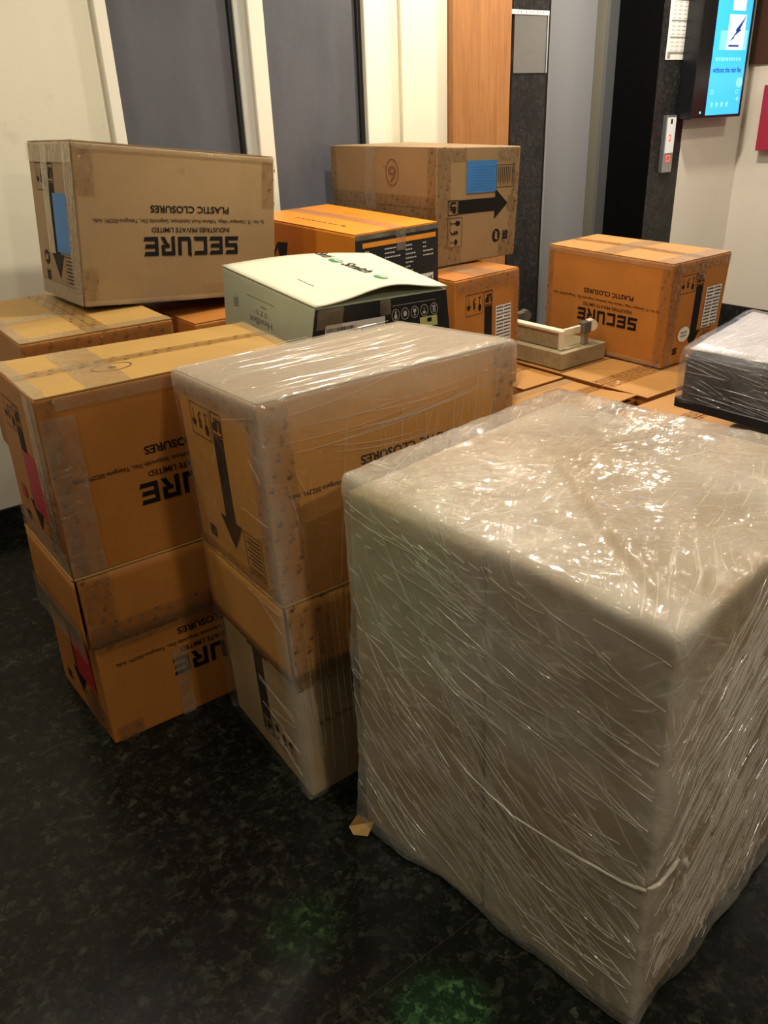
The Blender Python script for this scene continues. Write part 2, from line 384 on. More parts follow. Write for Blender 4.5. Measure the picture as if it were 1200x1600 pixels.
# ------------------------------------------------------------------ lettering and print
_tc = {}
def textmesh(s, bold=.0):
    k = (s, bold)
    if k not in _tc:
        cu = bpy.data.curves.new('letters', 'FONT'); cu.body = s; cu.size = 1; cu.offset = bold; cu.resolution_u = 3
        o = link(bpy.data.objects.new('letters', cu)); me = bpy.data.meshes.new_from_object(o)
        vs = [tuple(v.co) for v in me.vertices]; fs = [tuple(p.vertices) for p in me.polygons]
        bpy.data.objects.remove(o); bpy.data.curves.remove(cu); bpy.data.meshes.remove(me)
        xs = [v[0] for v in vs]; ys = [v[1] for v in vs]
        _tc[k] = ([((v[0]-min(xs))/(max(xs)-min(xs)), (v[1]-min(ys))/(max(ys)-min(ys))) for v in vs], fs)
    return _tc[k]
class Ink:
    """collects flat print on one carton side; xy in 0..1 of the upright artwork"""
    def __init__(s, f, rot=0, off=.0015): s.f, s.rot, s.off, s.bm = f, rot, off, bmesh.new()
    def m(s, x, y):
        if s.rot == 180: x, y = 1-x, 1-y
        elif s.rot == 90: x, y = y, 1-x
        return s.f(x, y, s.off)
    def poly(s, pts):
        try: s.bm.faces.new([s.bm.verts.new(s.m(*p)) for p in pts])
        except ValueError: pass
    def rect(s, x0, x1, y0, y1): s.poly([(x0, y0), (x1, y0), (x1, y1), (x0, y1)])
    def frame(s, x0, x1, y0, y1, w, h=None):
        h = h or w; s.rect(x0, x1, y0, y0+h); s.rect(x0, x1, y1-h, y1); s.rect(x0, x0+w, y0+h, y1-h); s.rect(x1-w, x1, y0+h, y1-h)
    def disc(s, x, y, rx, ry, n=24, a0=0, a1=2*pi):
        s.poly([(x+rx*cos(a0+(a1-a0)*i/n), y+ry*sin(a0+(a1-a0)*i/n)) for i in range(n if a1-a0 > 6 else n+1)])
    def ring(s, x, y, rx, ry, w, n=32):
        for i in range(n):
            a, b = 2*pi*i/n, 2*pi*(i+1)/n; k = 1-w/rx
            s.poly([(x+rx*cos(a), y+ry*sin(a)), (x+rx*cos(b), y+ry*sin(b)), (x+rx*k*cos(b), y+ry*k*sin(b)), (x+rx*k*cos(a), y+ry*k*sin(a))])
    def line(s, pts, w):
        for (x0, y0), (x1, y1) in zip(pts, pts[1:]):
            L = math.hypot(x1-x0, y1-y0) or 1; dx, dy = -(y1-y0)/L*w/2, (x1-x0)/L*w/2
            s.poly([(x0-dx, y0-dy), (x1-dx, y1-dy), (x1+dx, y1+dy), (x0+dx, y0+dy)])
    def text(s, t, x0, x1, y0, y1, bold=.0, turn=0):
        vs, fs = textmesh(t, bold); out = []
        for (a, b) in vs:
            if turn == 90: a, b = 1-b, a
            elif turn == -90: a, b = b, 1-a
            out.append(s.bm.verts.new(s.m(x0+(x1-x0)*a, y0+(y1-y0)*b)))
        for f in fs:
            try: s.bm.faces.new([out[i] for i in f])
            except ValueError: pass
    def done(s, name, mat, parent):
        s.bm.normal_update()
        for f in s.bm.faces:
            if f.normal.dot(s.f.n) < 0: f.normal_flip()
        return mk(name, s.bm, mat, parent)
GLY = {  # techno capitals on a unit cell
 'S': [[(.0, 1), (1, 1), (.92, .78), (.0, .78)], [(0, .78), (.26, .78), (.26, .6), (0, .6)], [(0, .6), (1, .6), (1, .38), (.06, .38)], [(.74, .38), (1, .38), (1, .22), (.74, .22)], [(-.02, .22), (1, .22), (1, 0), (-.08, 0)]],
 'E': [[(0, 1), (1.05, 1), (.96, .78), (0, .78)], [(0, .61), (.98, .61), (.9, .39), (0, .39)], [(0, .22), (1.05, .22), (.96, 0), (0, 0)], [(0, .78), (.24, .78), (.24, .61), (0, .61)], [(0, .39), (.24, .39), (.24, .22), (0, .22)]],
 'C': [[(0, 1), (1.03, 1), (.95, .78), (0, .78)], [(0, .78), (.26, .78), (.26, .22), (0, .22)], [(0, .22), (.95, .22), (1.03, 0), (0, 0)]],
 'U': [[(0, 1.08), (.26, 1), (.26, .22), (0, .22)], [(.74, 1), (1, 1), (1, .22), (.74, .22)], [(0, .22), (1, .22), (1, 0), (.1, 0)]],
 'R': [[(0, 1), (1, 1), (1, .78), (0, .78)], [(0, .78), (.26, .78), (.26, 0), (0, -.06)], [(.74, .78), (1, .78), (1, .42), (.74, .42)], [(.4, .58), (.74, .58), (.74, .38), (.4, .38)], [(.5, .38), (.8, .38), (1.04, 0), (.74, 0)]],
}
def dashes(q, x0, y0, y1, n, seed=0, w=.02):
    rr = random.Random(seed+int(x0*1000)+int(y0*1000))
    for i in range(n):
        ww = w*rr.uniform(.5, 1.6); q.rect(x0, x0+ww, y0, y1); x0 += ww+w*.35
def long_print(f, rot, parent, mat=None, sec=True):
    k = Ink(f, rot)
    if sec:
        for i, ch in enumerate('SECURE'):
            x0 = .218+i*.0835
            for pl in GLY[ch]: k.poly([(x0+px*.068, .562+py*.125) for px, py in pl])
    k.text('INDUSTRIES PRIVATE LIMITED', .262, .664, .500, .533, .012)
    k.text('Sy. No.: 75, Chandapur Village, Yelliaram Road, Sadashivpet, Sangareddy Dist., Telangana-502291, India.', .065, .935, .440, .472, .008)
    k.text('PLASTIC CLOSURES', .262, .664, .358, .405, .02)
    return k.done('printed_lettering', mat or INK, parent)
def short_print(f, rot, parent, mat=None, oval=True, icons=True, note=True):
    k = Ink(f, rot)
    k.frame(.435, .565, .125, .245, .008); k.text('UP', .452, .548, .15, .222, .05)
    k.rect(.44, .56, .25, .70)
    k.poly([(.365, .70), (.635, .70), (.5, .865)])
    if icons:
        k.frame(.585, .845, .125, .300, .005)
        # wine glass, chained hand, umbrella
        k.disc(.635, .245, .022, .03); k.rect(.6315, .6385, .165, .22); k.rect(.618, .652, .158, .168)
        k.text('S', .70, .735, .20, .25, .05); k.line([(.70, .16), (.735, .19), (.70, .215)], .01)
        k.disc(.80, .215, .026, .035, 16, 0, pi); k.rect(.797, .803, .155, .215)
    if note:
        k.frame(.155, .355, .705, .935, .005); k.text('PLEASE NOTE !', .175, .335, .90, .922, .02)
        for i in range(7): k.rect(.175, .335 if i % 2 else .31, .73+i*.0235, .738+i*.0235)
    k.text('SI', .75, .835, .825, .895, .05)
    if oval: k.disc(.79, .74, .062, .05)
    o = k.done('printed_lettering', mat or INK, parent)
    if oval:
        q = Ink(f, rot, .002); q.text('ASSP', .75, .83, .722, .758, .03); q.done('oval_lettering', OLIVE, parent)
    return o
def paper(name, f, u0, u1, v0, v1, mat, parent, lines=0, off=.0022):
    o = mk(name, panel(f, u0, u1, v0, v1, off, .0006, 4, 4), mat, parent)
    return o
def tapes(f, parent, specs, mat, name='tape_strip', off=.0035, th=.0005):
    for (u0, u1, v0, v1) in specs:
        mk(name, panel(f, u0, u1, v0, v1, off, th, 8, 8, jag=.004), mat, parent, True)

# ------------------------------------------------------------------ the setting
T = 3.334
struct = lambda o: tag(o, kind='structure')
def wallbox(name, x0, x1, y0, y1, z0, z1, mat): return struct(sbox(name, x0, x1, y0, y1, z0, z1, mat))
ZC = 2.75
wallbox('floor', -4, 7, -4, 4.6, -.08, 0, FLOOR)
wallbox('ceiling', -4, 7, -4, 4.6, ZC, ZC+.08, plain('ceiling_paint', (.75, .71, .6), .7))
# back wall in pieces round the window and the lift recess
WX0, WX1, WZ0, WZ1 = 1.231, 2.512, .25, 2.45
bm = bmesh.new()
bx(bm, -4, WX0, T, T+.16, 0, ZC); bx(bm, WX1, 3.58, T, T+.16, 0, ZC)
bx(bm, WX0, WX1, T, T+.16, 0, WZ0); bx(bm, WX0, WX1, T, T+.16, WZ1, ZC)
struct(mk('wall_back', bm, WALL))
wallbox('wall_recess', 3.42, 5.0, T+.42, T+.52, 0, ZC, BLACKM)
wallbox('trim_4', 4.555, 4.857, T, T+.42, 0, ZC, GRAN)
wallbox('trim_1', 3.33, 3.58, T-.022, T, 0, ZC, GRAN)
wallbox('wall_pier', 4.857, 5.51, T, T+.42, 0, ZC, WALL2)
wallbox('wall_right', 5.51, 5.66, -1.5, T+.42, 0, ZC, WALL2)
wallbox('baseboard_right', 5.495, 5.51, -1.5, T, 0, .155, GRAN)
bm = bmesh.new(); bx(bm, -4, 3.33, T-.014, T, 0, .10); struct(mk('baseboard_back', bm, GRAN))
wallbox('baseboard_pier', 4.857, 5.495, T-.014, T, 0, .155, GRAN)
# shallow pilaster beside the window and the timber column
wallbox('trim_2', 2.625, 2.90, T-.02, T, .10, ZC, WALL)
wallbox('trim_3', 2.905, 3.285, T-.055, T-.0, .10, ZC, WOOD)
# window 1: white frame, sliding sash, grey panes
win = struct(thing('window_1', None, None, (WX0, T, WZ0)))
bm = bmesh.new()
bx(bm, WX0, WX0+.045, T-.03, T+.09, WZ0, WZ1); bx(bm, 2.415, WX1, T-.03, T+.09, WZ0, WZ1)
bx(bm, WX0+.045, 2.415, T-.03, T+.09, WZ0, WZ0+.05); bx(bm, WX0+.045, 2.415, T-.03, T+.09, WZ1-.05, WZ1)
mk('window_frame', bevel(bm, .003), FRAME, win)
mk('sash', bevel(bx(bmesh.new(), 1.852, 1.925, T-.022, T+.06, WZ0+.05, WZ1-.05), .004), FRAME, win)
mk('sash_rail', bevel(bx(bmesh.new(), 1.800, 1.852, T+.0, T+.06, WZ0+.05, WZ1-.05), .003), FRAMEG, win)
mk('gasket', bx(bmesh.new(), 1.786, 1.800, T+.01, T+.06, WZ0+.05, WZ1-.05), GASKET, win)
mk('gasket', bx(bmesh.new(), 2.396, 2.415, T-.005, T+.06, WZ0+.05, WZ1-.05), GASKET, win)
mk('gasket', bx(bmesh.new(), 1.276, 1.282, T+.0, T+.06, WZ0+.05, WZ1-.05), GASKET, win)
mk('pane', bx(bmesh.new(), 1.282, 1.786, T+.035, T+.045, WZ0+.05, WZ1-.05), GLASS, win)
mk('pane', bx(bmesh.new(), 1.925, 2.396, T+.015, T+.025, WZ0+.05, WZ1-.05), GLASS, win)
mk('latch', cyl(bmesh.new(), (2.438, T-.034, 1.345), (2.438, T-.03, 1.345), .008), BLACK, win)
# lift doors in the dark recess
door = struct(thing('door_1', None, None, (4.0, T+.34, 0)))
YD = T+.34
mk('door_leaf', bx(bmesh.new(), 3.995, 4.385, YD, YD+.03, 0, 2.3), LEAF, door)
mk('door_edge', bx(bmesh.new(), 3.980, 3.995, YD-.008, YD+.03, 0, 2.3), STEEL, door)
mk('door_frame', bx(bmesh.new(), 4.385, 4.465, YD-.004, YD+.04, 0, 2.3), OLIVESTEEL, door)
mk('door_frame', bx(bmesh.new(), 4.465, 4.553, YD-.03, YD+.04, 0, 2.3), STEEL, door)
mk('door_leaf', bx(bmesh.new(), 3.50, 3.98, YD+.035, YD+.06, 0, 2.3), BLACK, door)
wallbox('trim_jamb_shade', 4.549, 4.555, T+.002, YD-.03, 0, ZC, BLACKM)  # matt black sheet: unlit shade of the granite jamb put into colour
# ceiling downlights
for i, (p, e, s, c) in enumerate(LAMPS):
    if i in (0, 1, 3):
        o = thing('ceiling_downlight', ['round recessed downlight above the middle of the cartons', 'round recessed downlight in front of the lift', None, 'round recessed downlight on the right above the wrapped bundle'][i], 'light', (p[0], p[1], ZC), 'ceiling downlights')
        bm = bmesh.new(); cyl(bm, (p[0], p[1], ZC-.012), (p[0], p[1], ZC), s/2+.02, s/2+.02, 32); mk('trim_ring', bm, FRAME, o)

# ------------------------------------------------------------------ cartons
def carton(name, label, C, mat, B=.003, cat='box', group=None, flaps=None, top=True, flapmat=None, seam='x'):
    """flap: cover flaps along the seam direction"""
    C = V8(C) if not isinstance(C[0], Vector) else C
    o = thing(name, label, cat, C[0], group)
    mk('carton_body', rbox(C, .004, 8, B), mat, o, True)
    if top:
        f = Face(C, 'T', B); fm = flapmat or mat
        if seam == 'x':
            mk('top_flap', panel(f, .004, .996, .003, .4965, .0008, .003), fm, o)
            mk('top_flap', panel(f, .004, .996, .5035, .997, .0008, .003), fm, o)
        else:
            mk('top_flap', panel(f, .004, .4965, .004, .996, .0008, .003), fm, o)
            mk('top_flap', panel(f, .5035, .996, .004, .996, .0008, .003), fm, o)
    return o, C

# K: left stack of two
K8 = V8([[0.385,1.798,0.0],[1.054,1.785,0.0],[1.066,2.168,0.0],[0.374,2.197,0.0],[0.393,1.803,0.963],[1.044,1.795,0.962],[1.094,2.156,0.954],[0.398,2.188,0.964]])
def sub8(C, z0, z1, inset=0):
    P = []
    for z in (z0, z1):
        for x, y in ((0, 0), (1, 0), (1, 1), (0, 1)):
            p = lerp8(C, x, y, z); q = lerp8(C, .5, .5, z); d = q-p; P.append(p+d.normalized()*inset)
    return P
lowK, KL8 = carton('cardboard_carton', 'lower orange-brown carton of the left stack, standing on the granite floor', sub8(K8, 0, .455, .012), KRAFT, top=True)
f = Face(KL8, 'R', .003); long_print(f, 180, lowK)
tapes(f, lowK, [(.02, .13, .0, .12)], TAPE); tapes(f, lowK, [(.30, .36, .0, .5)], CLEAR)
f = Face(KL8, 'L', .003); short_print(f, 180, lowK, oval=False)
paper('red_paper', f, .50, .84, .30, .66, REDP, lowK); tapes(f, lowK, [(.55, .95, 0, .22)], TAPE)
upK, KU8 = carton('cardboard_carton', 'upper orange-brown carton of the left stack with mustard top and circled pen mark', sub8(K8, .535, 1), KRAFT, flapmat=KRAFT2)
fR = Face(KU8, 'R', .003); long_print(fR, 180, upK)
fL = Face(KU8, 'L', .003); short_print(fL, 180, upK, oval=False)
paper('red_paper', fL, .47, .79, .27, .62, REDP, upK)
q = Ink(fL, 0, .002); q.disc(.22, .30, .07, .045); q.done('red_oval', REDP, upK)
fT = Face(KU8, 'T', .003)
tapes(fT, upK, [(.18, .34, .0, 1.0), (.0, .045, 0, 1), (.95, 1.0, 0, 1)], CLEAR, off=.0045)
tapes(fT, upK, [(.0, 1, .44, .57)], TAPE, off=.0042)
tapes(fR, upK, [(.0, .06, .02, 1)], TAPE); tapes(fR, upK, [(.06, 1, .93, 1.0), (.0, .12, .0, .9)], CLEAR, off=.0045)
tapes(fL, upK, [(.86, 1, .02, 1)], TAPE); tapes(fL, upK, [(.0, 1, .0, .16), (.78, .9, .0, 1)], CLEAR, off=.0045)
q = Ink(fT, 0, .0048); q.ring(.33, .34, .075, .085, .006); q.text('6', .315, .345, .31, .37); q.done('pen_mark', MARKER, upK)
# hanging lower flaps of the upper carton
def hanging(parent, C, z1, z0, mat, extra=.004):
    for F, name in (('R', 'hanging_flap'), ('L', 'hanging_flap')):
        D = sub8(C, z0, z1, -extra*.35); f = Face(D, F, .0)
        L = lambda u, v: .003*(1-v)*(.5+.5*sin(3*u))+.001*sin(pi*v)
        mk(name, panel(f, .006, .994, 0, 1, .0, .004, 12, 6, L), mat, parent, True)
        mk('crease', panel(f, .0, 1, .972, 1.0, .002, .003, 12, 2), KRAFT2, parent, True)
hanging(upK, K8, .54, .325, KRAFT)
D = sub8(K8, .325, .54, -.004)
tapes(Face(D, 'R'), upK, [(.0, 1, -.06, .30), (.01, .12, .1, 1)], TAPE, off=.0095)
tapes(Face(D, 'L'), upK, [(.0, 1, -.18, .32)], CLEAR, off=.0095)

# L: wrapped stack of two
L8 = V8([[0.696,1.302,0.0],[1.356,1.295,0.0],[1.367,1.719,0.0],[0.718,1.739,0.0],[0.682,1.336,1.002],[1.352,1.311,1.006],[1.349,1.739,0.977],[0.698,1.751,0.979]])
st = thing('wrapped_carton_stack', 'two tall stacked brown cartons wrapped in clear film, standing in the middle', 'boxes', L8[0])
LL = sub8(L8, 0, .45, .012); LU = sub8(L8, .55, 1)
def subcarton(C, mat, parent, flap=None):
    b = mk('carton', rbox(C, .004, 8, .003), mat, parent, True); return b
MID = cardboard('amber_kraft', (.60, .275, .058))
lo = subcarton(LL, OLIVE, st); hi = subcarton(LU, MID, st)
f = Face(LL, 'R', .003); long_print(f, 0, lo); f = Face(LL, 'L', .003); short_print(f, 0, lo, oval=False, note=False)
fR = Face(LU, 'R', .003); long_print(fR, 180, hi); fL = Face(LU, 'L', .003); short_print(fL, 180, hi, oval=False)
fT = Face(LU, 'T', .003)
mk('top_flap', panel(fT, .004, .996, .003, .4965, .0008, .003), TAN, hi); mk('top_flap', panel(fT, .004, .996, .5035, .997, .0008, .003), TAN, hi)
tapes(fR, hi, [(.0, .10, .02, .98), (.9, 1, .5, 1)], TAPE); tapes(fL, hi, [(.0, 1, .90, 1), (.0, 1, .0, .07), (.88, 1, 0, 1)], TAPE)
hanging(st, L8, .555, .35, MID)
D = sub8(L8, .35, .555, -.004); tapes(Face(D, 'R'), st, [(.01, .16, -.1, 1), (.0, 1, -.08, .12)], TAPE, off=.0095)
def film_disp(amp, fr, seed):
    def d(co, n):
        p = co*fr+Vector((seed, seed*2, 0)); a = noise.noise(p)
        s = noise.noise(Vector((co.x*26+co.z*9, co.y*26-co.z*7, co.z*5+seed)))
        return amp*(.7*a+.3*(1-abs(s)*2)+.3)
    return d
def expand(C, e, up=0):
    c = sum(C, Vector())/8; P = []
    for i, p in enumerate(C):
        d = p-c; q = p.copy(); q.x += e*(1 if d.x > 0 else -1); q.y += e*(1 if d.y > 0 else -1)
        if i > 3: q.z += e+up
        P.append(q)
    return P
def film_shell(name, C, mat, parent, r, n, disp, wraps=None, folds=()):
    bm = rbox(C, r, n, 0, disp); D = dims(C)
    bmesh.ops.delete(bm, geom=[f for f in bm.faces if f.normal.z < -.9], context='FACES')
    for v in bm.verts: v.co.z = max(v.co.z, .003)
    wl = bm.verts.layers.float.new('wraps'); uvl = bm.loops.layers.uv.active
    for v in bm.verts: v[wl] = wraps(v.co) if wraps else 0
    # film folds and painted glint dashes: thin tented ridges that follow the surface
    for (F, u0, v0, u1, v1, sag, w_) in folds:
        f = Face(C, F); K = 14; prev = None; tx, ty = (u1-u0)*f.w, (v1-v0)*f.h; L = math.hypot(tx, ty) or 1
        px, py = -ty/L/f.w, tx/L/f.h
        for k in range(K+1):
            t = k/K; u = u0+(u1-u0)*t; v = v0+(v1-v0)*t-sag*sin(pi*t); ww = w_*sin(pi*min(max(t, .06), .94))
            row = []
            for sd, hh in ((-1, .0), (0, .0016), (1, .0)):
                q = f(u+px*ww*sd, v+py*ww*sd); q = q+f.n*(disp(q, f.n)+.0008+hh)
                nv = bm.verts.new(q); nv[wl] = .6; row.append(nv)
            if prev:
                for a in (0, 1):
                    fc = bm.faces.new([prev[a], row[a], row[a+1], prev[a+1]])
                    for l in fc.loops: l[uvl].uv = (u*f.w, v*f.h)
            prev = row
    return mk(name, bm, mat, parent, True)
def edge_wraps(C, top=.9, rim=.06, corner=.05, other=0.0):
    zt = sum(p.z for p in C[4:])/4; c0, c4 = C[0], C[4]
    def g(co):
        h = (co.z-C[0].z)/(zt-C[0].z); e = c0.lerp(c4, min(max(h, 0), 1)); d = (Vector((co.x, co.y))-Vector((e.x, e.y))).length
        nz = noise.noise(co*16)*.02
        a = top if co.z > zt-.02 else top*max(0, 1-(zt-.02-co.z+nz)/rim)
        return max(a, .8*max(0, 1-(d+nz)/corner), other)
    return g
random.seed(11)
fo = [('T', random.uniform(.03, .5), y, random.uniform(.55, .97), y+random.uniform(-.12, .12), random.uniform(-.03, .03), random.uniform(.001, .003)) for y in [random.uniform(.06, .94) for _ in range(34)]]
fo += [('R', random.uniform(.03, .4), y, random.uniform(.5, .97), y+random.uniform(-.03, .05), .01, random.uniform(.001, .0025)) for y in [random.uniform(.86, .97) for _ in range(14)]]
fo += [('R', u, random.uniform(.3, .8), u+random.uniform(-.06, .1), random.uniform(.82, .97), 0, .0012) for u in [random.uniform(.03, .9) for _ in range(26)]]
fo += [('R', u, random.uniform(.03, .2), u+random.uniform(-.03, .05), random.uniform(.3, .6), 0, .0012) for u in [random.uniform(.03, .3) for _ in range(12)]]
fo += [('L', random.uniform(.5, .9), y, .97, y+random.uniform(-.05, .05), 0, .0012) for y in [random.uniform(.1, .95) for _ in range(16)]]
LX = expand(L8, .009)
film_shell('stretch_film', LX, FILM_SIDE, st, .016, 40, film_disp(.0025, 6, 2), edge_wraps(LX, .75, .055, .06), fo)

# M: the big wrapped pallet-like bundle on the right
M8 = V8([[0.86,0.483,0.0],[1.537,0.565,0.0],[1.455,1.255,0.0],[0.762,1.168,0.0],[0.826,0.480,0.86],[1.526,0.562,0.884],[1.443,1.252,0.880],[0.765,1.168,0.880]])
big = thing('wrapped_bundle', 'big square bundle of pale cartons shrouded in crinkled stretch film, nearest the camera', 'boxes', M8[0])
def part8(C, y0, y1, ins, zt=1.0):
    return [lerp8(C, x, y, z) for z in (.004, zt) for x, y in ((ins, y0), (1-ins, y0), (1-ins, y1), (ins, y1))]
mk('carton', rbox(part8(M8, .004, .495, .004, .992), .006, 8, 0), OLIVE, big, True)
mk('carton', rbox(part8(M8, .505, .996, .004, .975), .006, 8, 0), OLIVE, big, True)
def md(co, n):
    a = noise.noise(co*4+Vector((3, 1, 7))); s = noise.noise(Vector((co.x*20+co.z*22, co.y*20-co.z*16, co.z*4)))
    e = .005*a+.0022*(1-abs(s)*2)
    # a fold running across the top and a skirt that drapes outward near the floor
    if n.z > .5:
        l = (co.x-.826)*.865-(co.y-.48)*.5; e += .012*math.exp(-(l/(.008 if l < 0 else .06))**2)*max(0, min(1, (1.02-co.y)/.15))*min(1, max(0, (co.y-.5)/.06))+.012*math.exp(-(((co.x-1.15)**2+(co.y-.86)**2)/.02))
    elif co.z < .25:
        e += .02*(.25-co.z)/.25*(.4+noise.noise(Vector((co.x*7, co.y*7, 3))))
    if .3 < co.z < .7 and n.z < .5: e += .010*sin((co.z-.3)/.4*pi)*noise.noise(co*7)
    return max(e, -.0055)
random.seed(23)
fo = []
def fan(n, ws, ln):
    for _ in range(n):
        u = random.uniform(.0, .85); v = random.uniform(.08, .96); du = random.uniform(*ln)
        sl = (-.55 if v < .62 else -.14)+random.uniform(-.22, .12)
        if random.random() < .12: sl = -1.3
        u1 = min(u+du, .985); v1 = v+sl*(u1-u)
        if v1 > .03 and u1 > u+.01: fo.append(('L', max(u, .015), v, u1, v1, random.uniform(0, .03)*du*2, random.uniform(*ws)))
        u = random.uniform(.015, .8); v = random.uniform(.05, .85); u1 = min(.98, u+du)
        fo.append(('R', u, v, u1, min(.97, v+(.75+random.uniform(-.3, .3))*(u1-u)), .01*du, random.uniform(*ws)))
fan(60, (.0006, .0017), (.15, .5))
fan(150, (.0003, .0008), (.08, .3))
fan(190, (.0004, .0011), (.015, .05))  # short pale dashes: glints put into the film's shape and colour
for _ in range(40):
    v = random.uniform(.05, .62); u = random.uniform(.66, .9); fo.append(('L', u, v, random.uniform(u+.04, .985), v+random.uniform(-.015, .01), .003, random.uniform(.0004, .0010)))
def mw(co):
    n1 = noise.noise(Vector((co.x*3+co.z*2, co.y*3-co.z*2, co.z*1.5))); return max(0, .06+n1*1.1)+(.12 if co.z > .86 else 0)+.8*max(0, 1-abs(co.z-.868)/.035)*(.6+noise.noise(co*9))+.5*max(0, 1-(abs(co.x-.835)+abs(co.y-.485))/.07)
MX = expand(M8, .0075, .005)
film_shell('stretch_film', MX, FILM_BIG, big, .013, 84, md, mw, fo)
# rope of twisted film round the bundle with a loose tail
fl, fr_ = Face(expand(M8, .017), 'L'), Face(expand(M8, .017), 'R')
pts = [fl(.40, .445, -.012), fl(.47, .425, -.003), fl(.62, .395), fl(.80, .405), fl(.93, .42), fl(.985, .44), fr_(.03, .447), fr_(.08, .448), fr_(.115, .455)]
pp = []
for i in range(len(pts)-1):
    for k in range(6): pp.append(pts[i].lerp(pts[i+1], k/6)+Vector((0, 0, .003*noise.noise(Vector((i+k/6, 2, 0))*3))))
mk('film_rope', tube(bmesh.new(), pp, lambda t: (.0012+.0028*t)*(.8+.4*abs(sin(t*19)))), FILM_TOP, big, True)
tail = [fr_(.115+.02*sin(i*.5)*.6+.012*(i > 3), .455-.0135*i, .006+.004*sin(i*1.3)) for i in range(14)]
mk('film_tail', tube(bmesh.new(), tail, lambda t: .0045*(1-t)+.0015), FILM_TOP, big, True)
bm = bmesh.new(); cb = M8[3]
vs = [bm.verts.new(Vector(p)) for p in ((.742, 1.17, .032), (.762, 1.13, .03), (.738, 1.125, .004), (.715, 1.15, .003), (.72, 1.175, .005))]
bm.faces.new(vs); bmesh.ops.solidify(bm, geom=list(bm.faces), thickness=.002)
mk('torn_card_corner', bm, KRAFT2, big)

# A: tan carton on the left
A8 = [[0.774,2.569,0.990],[1.449,2.583,0.929],[1.44,2.984,0.926],[0.768,2.967,0.986],[0.825,2.573,1.452],[1.494,2.589,1.368],[1.487,2.989,1.373],[0.813,2.974,1.448]]
a, A8 = carton('cardboard_carton', 'tan carton with upside-down print and blue paper on its left end, near the window', A8, TAN)
fR = Face(A8, 'R', .003); long_print(fR, 180, a); fL = Face(A8, 'L', .003); short_print(fL, 180, a)
paper('blue_paper', fL, .52, .81, .315, .69, BLUEP, a)
tapes(fR, a, [(.0, .09, .70, 1), (.0, .07, .02, .25), (.93, 1, .65, .98)], TAPE); tapes(fR, a, [(0, 1, .965, 1.0), (0, 1, 0, .035)], CLEAR, off=.0045)
tapes(fL, a, [(.82, 1, .0, 1)], TAPE); tapes(fL, a, [(.33, .48, .3, 1), (0, 1, .88, 1), (0, 1, 0, .1)], CLEAR, off=.0045)
tapes(Face(A8, 'T', .003), a, [(0, 1, 0, .2), (.0, .15, .2, 1), (0, 1, .42, .58)], CLEAR, off=.0045)

# B and its support
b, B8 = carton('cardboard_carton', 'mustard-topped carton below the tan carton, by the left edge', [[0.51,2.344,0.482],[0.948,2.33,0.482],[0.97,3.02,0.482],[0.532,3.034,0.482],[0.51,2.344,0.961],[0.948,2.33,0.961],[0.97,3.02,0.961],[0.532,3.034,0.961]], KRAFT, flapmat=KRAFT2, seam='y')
fR = Face(B8, 'R', .003); tapes(fR, b, [(0, 1, .86, 1)], TAPE); tapes(Face(B8, 'T', .003), b, [(.42, .58, 0, 1)], TAPE, off=.0045)
tapes(Face(B8, 'T', .003), b, [(0, 1, 0, .08), (0, .07, 0, 1), (.0, .45, .38, .48)], CLEAR, off=.005)
carton('cardboard_carton', 'floor-level carton under the mustard-topped one by the left edge', box8(.54, .945, 2.355, 3.02, 0, .470), KRAFT)
# Q under the tan carton's right end and the green-white carton
carton('cardboard_carton', 'orange-topped carton glimpsed in the shadow between tan and cream cartons', box8(1.07, 1.48, 2.45, 3.10, .455, .903), KRAFT)
carton('cardboard_carton', 'carton at floor level beneath the orange-topped one in the shadow', box8(1.075, 1.475, 2.455, 3.09, 0, .442), KRAFT)
carton('cardboard_carton', 'carton under the cream and black carton, behind the two front stacks', box8(1.13, 1.62, 1.80, 2.42, .44, .872), KRAFT, top=False)
carton('cardboard_carton', 'lowest carton under the cream and black carton', box8(1.135, 1.615, 1.805, 2.415, 0, .430), KRAFT, top=False)
carton('cardboard_carton', 'tall carton underneath the glossy orange and black carton', box8(1.67, 2.0, 2.47, 3.06, 0, .853), KRAFT, top=False)

# E: cream/sage/black carton with gaping lid
E8 = V8([[1.125,1.860,0.880],[1.610,1.828,0.876],[1.655,2.352,0.882],[1.151,2.399,0.885],[1.145,1.841,1.034],[1.597,1.832,1.023],[1.683,2.325,1.058],[1.159,2.387,1.079]])
e = thing('cream_carton', 'cream and sage carton with black end and a gaping lid, green leaf logos on top', 'box', E8[0])
bm = rbox(E8, .004, 8, .002); me = mk('carton_body', bm, SAGE, e, True)
fR, fL, fT = Face(E8, 'R', .002), Face(E8, 'L', .002), Face(E8, 'T', 0)
mk('black_end', panel(fR, .004, .998, .003, .985, .0006, .0012), BLACKC, e)
lift = lambda u, v: .003+.030*math.exp(-((u-.55)/.30)**2)*(1-v)**1.5 + .014*sin(pi*u)*(v)
mk('lid_flap', panel(fT, -.002, 1.002, -.006, 1.0, .0, .0035, 22, 14, lift), CREAM, e, True)
def liftpt(f, off):
    class G:
        w, h, n = f.w, f.h, f.n
        def __call__(s, u, v, o=0): return f(u, v, o+off+lift(min(max(u, 0), 1), min(max(v, 0), 1)))
    return G()
gT = liftpt(fT, .0035)
def smith(q, x0, y0, sc_=1.0):
    q.text('A.O.Smith'[4:], x0, x0+.035*sc_, y0, y0+.30*sc_, .01, turn=-90)
q = Ink(gT, 0, .0012)
q.text('Smith', .60, .70, .36, .66, .02, turn=-90)
q.text('Smith', .60, .69, .86, .995, .02, turn=-90)
[q.rect(.20, .206, .30+.03*i, .32+.03*i) for i in range(6)]
